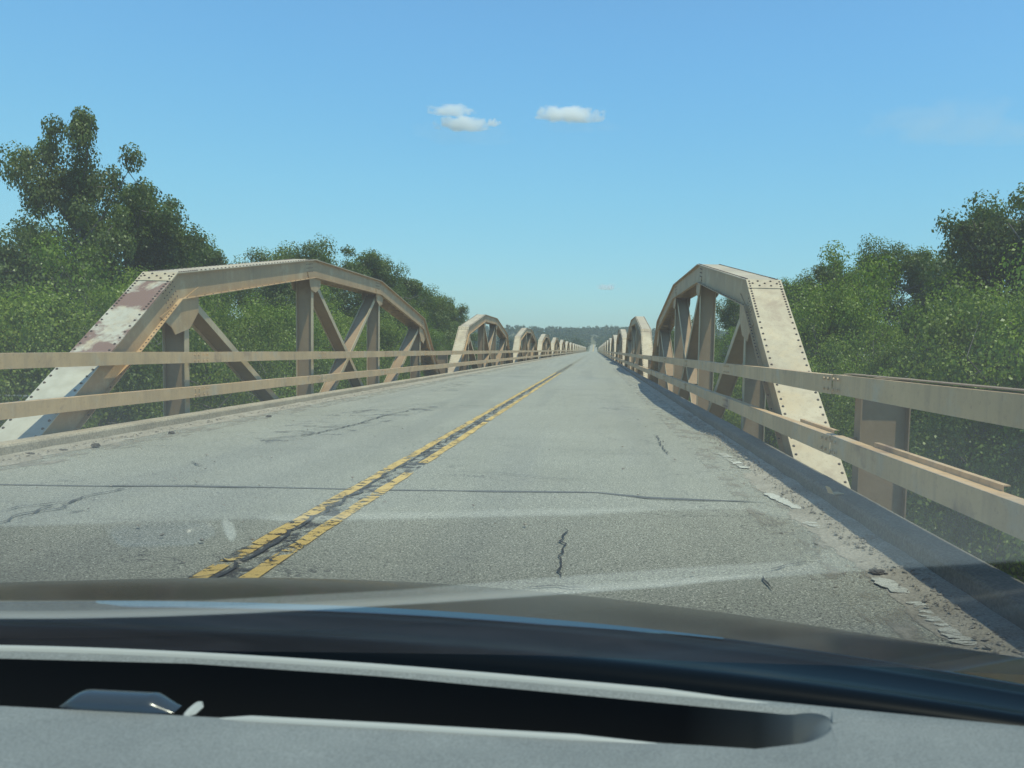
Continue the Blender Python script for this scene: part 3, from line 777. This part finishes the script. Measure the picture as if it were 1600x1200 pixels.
VH = {6: (15, 2.5), 0: (15, 3.9), 1: (15, 4.6), 2: (15, 3.4), 3: (9, 4.2), 4: (9, 4.4), 5: (15, 5.2)}
def tree(px_, py_, Y_, halfpx, k, rot, name, label, group=None):
    p = at(px_, py_, Y_); zb = float(terrain_z(np.float64(p.x), np.float64(Y_)))
    tm, cm = variant(k); h0, r0 = VH[k]
    Hh = (p.z-zb); R_ = halfpx/F*Y_
    root = empty(name, (p.x, Y_, zb)); root.rotation_euler = (0, 0, rot)
    zs_ = Hh/h0; xs_ = max(R_/r0/.96, (.6 if k == 6 else .74)*zs_); root.scale = (xs_, xs_, zs_)
    link('trunk', tm, root); link('crown', cm, root)
    tag(root, label, 'tree', group); return root
G = 'trees beside the bridge'
for a in [
    (118,186,31,62,6,.3,'cottonwood_tree','tallest tree left of the bridge with open, see-through left edge'),
    (196,285,34,70,6,2.9,'cottonwood_tree','lower right shoulder beside the tallest left tree'),
    (60,330,27,80,1,2.2,'cottonwood_tree','leafy tree filling the space below the tallest left tree'),
    (8,350,29,60,2,4.1,'cottonwood_tree','tree cut by the left edge of the view'),
    (262,300,36,70,0,2.6,'cottonwood_tree','tree standing above the rusted end post of the left truss'),
    (312,335,42,60,2,.8,'cottonwood_tree','slimmer tree right of the one above the rusted end post'),
    (345,393,56,45,5,1.1,'broadleaf_tree','small-looking round tree top peeping over the left top chord'),
    (440,378,56,75,1,3.4,'cottonwood_tree','leftmost tree of the row rising behind the left top chord'),
    (492,362,60,75,5,.2,'cottonwood_tree','highest tree of the row rising behind the left top chord'),
    (548,382,64,70,0,5.0,'cottonwood_tree','tree just right of the kink in the left top chord'),
    (590,392,70,62,1,1.4,'cottonwood_tree','tree with split top halfway down the sloping left treeline'),
    (632,415,78,60,2,2.9,'cottonwood_tree','narrow tree behind the far shoulder of the left truss'),
    (664,440,88,58,5,4.4,'cottonwood_tree','tree above the far end post of the nearest left truss'),
    (692,462,100,42,0,3.7,'cottonwood_tree','last tall tree before the gap of sky on the left'),
    (708,492,112,34,1,.9,'cottonwood_tree','lowest tree at the right end of the left treeline'),
    (1228,425,76,50,5,.4,'broadleaf_tree','dark tree right behind the top of the right end plate'),
    (1150,455,84,60,1,4.4,'broadleaf_tree','dark tree seen through the web of the right truss'),
    (1070,500,96,52,5,2.1,'broadleaf_tree','low dark tree behind the middle of the right truss'),
    (1268,420,66,48,1,1.3,'broadleaf_tree','dark tree between the end plate and the stepped treetop on the right'),
    (1308,400,60,50,0,2.6,'broadleaf_tree','stepped treetop left of the tall group on the right'),
    (1372,366,60,62,1,.2,'cottonwood_tree','left tree of the tall group on the right skyline'),
    (1440,362,58,62,2,5.1,'cottonwood_tree','middle tree of the tall group on the right skyline'),
    (1486,390,58,50,0,3.3,'cottonwood_tree','right tree of the tall group on the right skyline, with sky showing through'),
    (1590,290,26,80,0,1.0,'cottonwood_tree','tallest tree on the right, cut by the edge of the view'),
    (1640,270,25,90,1,4.2,'cottonwood_tree','tree at the right edge of the view behind the tallest one'),
    ]: tree(*a, group=G)
G2 = 'low leafy trees in front of the tall ones'
for a in [
    (120,430,23,120,3,.5,'willow_tree','low bushy tree left of the rusted end post'),
    (-20,440,21,110,4,2.5,'willow_tree','low bushy tree at the left edge behind the guard rail'),
    (235,440,27,95,4,1.5,'willow_tree','low tree directly behind the rusted end post'),
    (330,462,33,85,3,4.0,'willow_tree','light green tree framed by the first opening of the left truss'),
    (420,470,38,80,4,3.1,'willow_tree','yellowish tree framed by the second opening of the left truss'),
    (505,478,45,75,3,2.0,'willow_tree','green tree behind the crossed braces of the left truss'),
    (590,495,54,70,4,5.5,'willow_tree','green tree behind the fourth post of the left truss'),
    (660,510,66,55,3,.1,'willow_tree','dark low tree behind the far end post of the left truss'),
    (1320,428,36,88,3,.8,'willow_tree','bright green domed tree right of the pale end plate'),
    (1440,520,27,90,3,5.2,'willow_tree','green bush below the gap between the two domed trees'),
    (1530,440,23,115,4,2.4,'willow_tree','bright green domed tree in front of the tallest right tree'),
    (1640,430,19,120,3,3.9,'willow_tree','bright green tree at the right edge above the guard rail'),
    (1220,560,30,80,4,1.1,'willow_tree','dark low tree behind the foot of the right end plate'),
    (1130,540,44,80,3,2.7,'willow_tree','dark low tree seen between the posts of the right truss'),
    ]: tree(*a, group=G2)
# undergrowth
cs, rs_ = [], []
for i in range(900):
    s = 1 if i % 2 else -1
    x = s*(6.6 + random.random()**1.2*42); y = 4 + random.random()**1.3*125
    z = float(terrain_z(np.float64(x), np.float64(y))); hh = min(random.uniform(.5, 3.4), (abs(x)-5.2)*.9 + .6)
    rd = random.uniform(.9, 1.9); cs.append((x, y, z+hh)); rs_.append(rd); cs.append((x+random.uniform(-1, 1), y+random.uniform(-1, 1), z+hh*.35)); rs_.append(rd*1.1)
V = leaves(cs, rs_, 380000, .15, .8)
tag(link('undergrowth', np_quads('undergrowth', V, m_leaf2)), 'dense leafy undergrowth on the ground below both sides of the bridge', 'undergrowth', kind='stuff')
# far woodland on the hill and floodplain
def wood(n, fn, ql, size, r0, h0):
    cs, rs_ = [], []
    for i in range(n):
        x, y = fn()
        if abs(x) < 7.5 and y < 1265: continue
        z = float(terrain_z(np.float64(x), np.float64(y))); h = h0*random.uniform(.55, 1.25)
        for k in range(4):
            cs.append((x+random.gauss(0, r0*.45), y+random.gauss(0, r0*.45), z+h*random.uniform(.3, .95))); rs_.append(r0*random.uniform(.35, .75))
    return leaves(cs, rs_, len(cs)*ql, size, 1.0)
V1 = wood(1300, lambda: (random.uniform(-420, 330), random.uniform(960, 1560)), 24, 2.4, 5.0, 10)
V6 = wood(420, lambda: (random.uniform(-55, 55), random.uniform(760, 1500)), 24, 1.9, 4.5, 9)
V2 = wood(260, lambda: (random.choice((-1, 1))*random.uniform(11, 130), random.uniform(640, 960)), 60, 1.5, 4.5, 8)
V3 = wood(330, lambda: (random.uniform(-190, -26), random.uniform(190, 600)), 70, .9, 3.8, 5.2)
V4 = wood(160, lambda: (random.uniform(12, 90), random.uniform(110, 600)), 90, .8, 4.0, 7)
V5 = wood(120, lambda: (random.uniform(-120, -24), random.uniform(120, 200)), 120, .6, 3.2, 5.5)
tag(link('far_woodland', np_quads('far_woodland', np.concatenate([V1, V2, V3, V4, V5, V6]), m_far)), 'dark wooded hillside and far trees beyond the end of the bridge', 'woodland', kind='stuff')

# ------------------------------------------------------------------ clouds
def cloud(px_, py_, wpx, hpx, seed, n, label, m_=None):
    Yc = 3600; c = at(px_, py_+hpx*.25, Yc); sx = wpx/F*Yc/2; sz = hpx/F*Yc
    bm = bmesh.new(); bmesh.ops.create_icosphere(bm, subdivisions=4, radius=1.12)
    for v_ in bm.verts:
        if v_.co.z < 0: v_.co.z *= .35
    me = bpy.data.meshes.new('cloud'); bm.to_mesh(me); bm.free(); me.materials.append(m_ or m_cloud)
    o = link('cloud', me); o.location = c; o.scale = (sx*1.08, sz*1.2, sz*.72); tag(o, label, 'cloud', 'small white clouds'); return o
cloud(703, 170, 76, 17, 3, 11, 'flat white cloud, upper one of the left pair')
cloud(722, 191, 88, 22, 9, 12, 'puffy white cloud, lower one of the left pair')
cloud(769, 190, 26, 12, 5, 5, 'tiny white wisp just right of the left pair of clouds')
cloud(890, 175, 104, 26, 14, 13, 'largest white cloud, alone to the right of the pair')
m_wisp = m_cloud.copy(); m_wisp.name = 'thin_cloud_vapour'
for n_ in m_wisp.node_tree.nodes:
    if n_.type == 'MATH' and n_.operation == 'MULTIPLY' and abs(n_.inputs[1].default_value-.034) < 1e-6: n_.inputs[1].default_value = .0009
cloud(1500, 185, 330, 70, 31, 3, 'faint veil of thin cloud at the upper right', m_wisp)
cloud(720, 205, 190, 34, 33, 3, 'faint haze of cloud below the left pair of clouds', m_wisp)
cloud(905, 192, 150, 26, 35, 3, 'faint haze of cloud below the largest cloud', m_wisp)
cloud(949, 447, 40, 11, 21, 7, 'thin faint cloud low over the road end')

# ------------------------------------------------------------------ the car one looks out of
car = empty('car', (CAM.x-.35, 1.5, 0)); tag(car, 'black car seen from inside, grey dashboard and glossy bonnet behind its windscreen', 'car')
car_off = Vector((-(CAM.x-.35), -1.5, 0))
def carobj(name, verts, faces, m_, parent=None, smooth=True, sub=0):
    me = bpy.data.meshes.new(name); me.from_pydata([tuple(Vector(v_)+car_off) for v_ in verts], [], faces); me.validate()
    bm = bmesh.new(); bm.from_mesh(me); bmesh.ops.recalc_face_normals(bm, faces=bm.faces); bm.to_mesh(me); bm.free()
    me.materials.append(m_)
    if smooth: me.polygons.foreach_set('use_smooth', [True]*len(me.polygons))
    o = link(name, me, parent or car)
    if sub:
        md = o.modifiers.new('subdivision', 'SUBSURF'); md.levels = md.render_levels = sub
    return o
def interp(pts, x):
    pts = sorted(pts)
    if x <= pts[0][0]: a, c = pts[0], pts[1]
    elif x >= pts[-1][0]: a, c = pts[-2], pts[-1]
    else:
        for a, c in zip(pts[:-1], pts[1:]):
            if a[0] <= x <= c[0]: break
    t = (x-a[0])/(c[0]-a[0]); return a[1]+(c[1]-a[1])*t
def smooth_interp(pts, x, w=60):
    return sum(interp(pts, x+w*k)*g_ for k, g_ in ((-1, .25), (0, .5), (1, .25)))
def grid(rows):
    n = len(rows[0]); v_ = [q for r_ in rows for q in r_]
    return v_, [(j*n+i, j*n+i+1, (j+1)*n+i+1, (j+1)*n+i) for j in range(len(rows)-1) for i in range(n-1)]
cols = list(range(-260, 1901, 40))
# bonnet: loft from the cowl edge to the visible crest and over it
FRONT = [(-260,913),(0,909),(150,906),(350,905),(700,912),(960,934),(1200,969),(1400,999),(1600,1026),(1900,1070)]
FY = [(-260,1.52),(0,1.62),(350,1.72),(700,1.78),(960,1.75),(1200,1.66),(1400,1.54),(1600,1.38),(1900,1.1)]
REAR = [(-260,946),(0,944),(200,941),(400,946),(600,955),(800,967),(1050,990),(1300,1022),(1600,1074),(1900,1130)]
COWL = [(-260,980),(0,986),(400,1001),(800,1031),(1100,1060),(1600,1131),(1900,1180)]
def pf(pts, deg=4):
    k = np.polyfit([p[0]/1000 for p in pts], [p[1] for p in pts], deg); return lambda x: float(np.polyval(k, x/1000))
fF, fY, fR, fC = pf(FRONT, 5), pf(FY, 3), pf(REAR), pf(COWL, 3)
cols = list(range(-260, 1901, 30))
crest = [at(x, fF(x), fY(x)) for x in cols]
rear = [P(x, fR(x), .893) for x in cols]
back = [P(x, fC(x), .90) for x in cols]
rows = [[q+Vector((0, -.004, -.05)) for q in rear], [q+Vector((0, -.006, -.012)) for q in rear]]
nR = 16
for j in range(nR+1):
    t = j/nR; row = []
    for a, c in zip(rear, crest):
        q = a.lerp(c, t); sl_ = (c.z-CAM.z)/(c.y-CAM.y)
        sr = (c.z-a.z)/(c.y-a.y)
        q.z += (sr-sl_)*(c.y-a.y)*(t*t*(1-t)) + .0
        row.append(q)
    rows.append(row)
for k in range(1, 8):
    row = []
    for c in crest:
        sl_ = (c.z-CAM.z)/(c.y-CAM.y); dy = .05*k; row.append(c+Vector((0, dy, sl_*dy - 1.1*dy*dy)))
    rows.append(row)
v_, f_ = grid(rows); carobj('bonnet', v_, f_, m_hood)
rows = []
glint_x = list(range(150, 1131, 20))
for o_, dz in ((-3, -.004), (-2, .0), (6, .0), (7, -.004)):
    rows.append([P(x, fR(x)-2+min(o_, o_*min(1, (x-140)/60, (1150-x)/300) if o_ > 0 else o_), .8985)+Vector((0, 0, dz)) for x in glint_x])
v_, f_ = grid(rows); carobj('bonnet_glint', v_, f_, m_glint, smooth=False)  # added strip standing in for the sky's glint along the bonnet's rear
# gloss black cowl between bonnet and glass
rows = []
for t, dz in ((0, -.06), (0, -.004), (.12, .004), (.3, .0), (.5, -.006), (.7, -.003), (.85, .0), (1, -.012), (1.02, -.08)):
    rows.append([c.lerp(a, 1-t)+Vector((0, -.012 if t < .1 else 0, dz)) for a, c in zip(rear, back)])
v_, f_ = grid(rows); cowl = carobj('cowl_panel', v_, f_, m_cowl)
ZD = .94
FO = [(-260,1008),(0,1012),(300,1018),(600,1038),(900,1066),(1200,1095),(1400,1113),(1600,1131),(1900,1162)]
FI = [(-260,1020),(0,1023),(300,1031),(600,1051),(900,1079),(1100,1098),(1180,1105),(1240,1111),(1300,1124)]
NL = [(-260,1090),(0,1100),(300,1116),(600,1132),(900,1150),(1100,1162),(1180,1167),(1240,1160),(1280,1145),(1300,1130)]
fFO = pf(FO, 4)
fo = [P(x, fFO(x), ZD) for x in cols]
rows = [[q+Vector((0, .0, -.05)) for q in fo], [q+Vector((0, .18, -.09)) for q in fo], [q+Vector((0, .18, -.3)) for q in fo]]
v_, f_ = grid(rows); carobj('glass_surround', v_, f_, m_black)
# dashboard skin
dash_cols = list(range(-260, 1160, 40)) + list(range(1160, 1290, 5)) + list(range(1290, 1304, 2)) + list(range(1320, 1901, 40))
rows_c = []
for x in dash_cols:
    front = P(x, fFO(x), ZD)
    col = [front+Vector((0, .012, -.09)), front+Vector((0, .008, -.022)), front+Vector((0, .002, -.006)), front+Vector((0, -.003, 0))]
    if x < 1304:
        fi = interp(FI, x); nl = interp(NL, x); kk = min(1, max(0, (1304-x)/135)); D = .085*(kk*kk*(3-2*kk))
        mid = .5*(fi+nl)
        if x > 1240:
            mid = 1135.5-(x-1240)*.08; hf = 24.5*math.sqrt(max(0, 1-((x-1240)/60)**2)); fi, nl = mid-hf, mid+hf
        if x >= 1299: fi = nl = mid; D = 0
        A = P(x, fi, ZD); B = P(x, nl, ZD); wv = B-A
        kq = 1 if D > 0 else .1
        col += [A+Vector((0, .004*kq, 0)), A-Vector((0, .001*kq, .004*min(1, D*20)))]
        col += [A+wv*.04-Vector((0, 0, D)), A+wv*.35-Vector((0, 0, D*1.15)), A+wv*.8-Vector((0, 0, D*1.1)), A+wv*.97-Vector((0, 0, D*.9))]
        col += [B+Vector((0, .001, -.005*min(1, D*20))), B-Vector((0, .004*kq, 0))]
        y_in = B
    else:
        y_in = P(x, 1127+(x-1304)*.08, ZD)
        for q in range(8): col.append(y_in + Vector((0, .008-.001*q, 0)))
    nearp = Vector((CAM.x+(y_in.x-CAM.x)*.55, .25, ZD+.012))
    for q in (.06, .15, .35, .65, 1): col.append(y_in.lerp(nearp, q) + Vector((0, 0, .006*math.sin(math.pi*q))))
    rows_c.append(col)
nrow = len(rows_c[0]); vv = [q for c in rows_c for q in c]
ff = []; fb = []
for i in range(len(rows_c)-1):
    for j in range(nrow-1):
        q = (i*nrow+j, i*nrow+j+1, (i+1)*nrow+j+1, (i+1)*nrow+j)
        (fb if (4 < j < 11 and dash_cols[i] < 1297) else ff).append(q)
dash = carobj('dashboard', vv, ff, m_dash)
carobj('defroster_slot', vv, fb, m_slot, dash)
def strip(name, pts, w, h, m_, zoff=.0, tap=8):
    rows = []
    for sgn, dz in ((-1, -.004), (-.8, h*.7), (-.3, h), (.3, h), (.8, h*.7), (1, -.004)):
        n_ = len(pts)-1; tp_ = [min(1, (n_-i+.01)/tap, 1 if pts is not ptsn else (i+.01)/3) for i in range(n_+1)]
        rows.append([q+Vector((0, sgn*w*.5*k_, (dz+zoff)*k_ - .003*(1-k_))) for q, k_ in zip(pts, tp_)])
    v_, f_ = grid(rows); return carobj(name, v_, f_, m_, dash)
ptsn = [P(x, interp(NL, x)+4, ZD) for x in range(300, 1170, 30)]
strip('front_rim', [P(x, fFO(x)+5, ZD) for x in range(-260, 1330, 20)], .013, .004, m_trim, tap=14)
strip('rear_trim', ptsn, .010, .0035, m_trim)
# sensor hump in the slot
def hump(name, x0, x1, x2, x3, ytop, m_, HH=.0135):
    rows = []
    base = lambda x: P(x, interp(NL, x)-1, ZD)
    for (f0, hgt) in ((0, 0), (.25, .55), (.6, .92), (1, 1)):
        pass
    pts = []
    xs_ = np.linspace(x0, x3, 25); rr_ = []
    for x in xs_:
        e = 1.0
        if x < x1: e = math.sin(math.pi/2*(x-x0)/(x1-x0))
        if x > x2: e = 1-(x-x2)/(x3-x2)
        b_ = base(x); hh = HH*e
        row = []
        for k in range(9):
            w = math.pi*k/8
            row.append(b_ + Vector((0, .012-.016*math.cos(w)*(.5+.5*e) , -.002 + hh*math.sin(w)**.6)))
        rr_.append(row)
    v_, f_ = grid(rr_); return carobj(name, v_, f_, m_, dash)
hump('sensor_cover', 88, 125, 232, 268, 0, m_sens)
hump('sensor_clip', 284, 291, 296, 303, 0, m_trim, .004)
# windscreen
rows = []
for j in range(13):
    t = j/12; row = []
    for i in range(25):
        s = i/24*2-1; x = CAM.x-.3 + s*1.25*(1-.12*t)
        yb = 1.095 - .05*s*s; zb = .885
        row.append(Vector((x, yb - t*1.03, zb + t*.52 + .012*t*(1-t))))
    rows.append(row)
v_, f_ = grid(rows); ws = carobj('windscreen', v_, f_, m_glass)

# ------------------------------------------------------------------ the air over the river
m, nt, bs, N, L = mat('river_haze'); nt.nodes.remove(bs)
pv = N('ShaderNodeVolumePrincipled'); pv.inputs['Color'].default_value = (.86,.95,.95,1); pv.inputs['Density'].default_value = .00022; pv.inputs['Anisotropy'].default_value = .0
L(pv.outputs[0], nt.nodes['Material Output'].inputs['Volume'])
b = MB(); b.box(-900, 800, -60, 1750, -25, 75); tag(b.build('haze', m), kind='stuff')
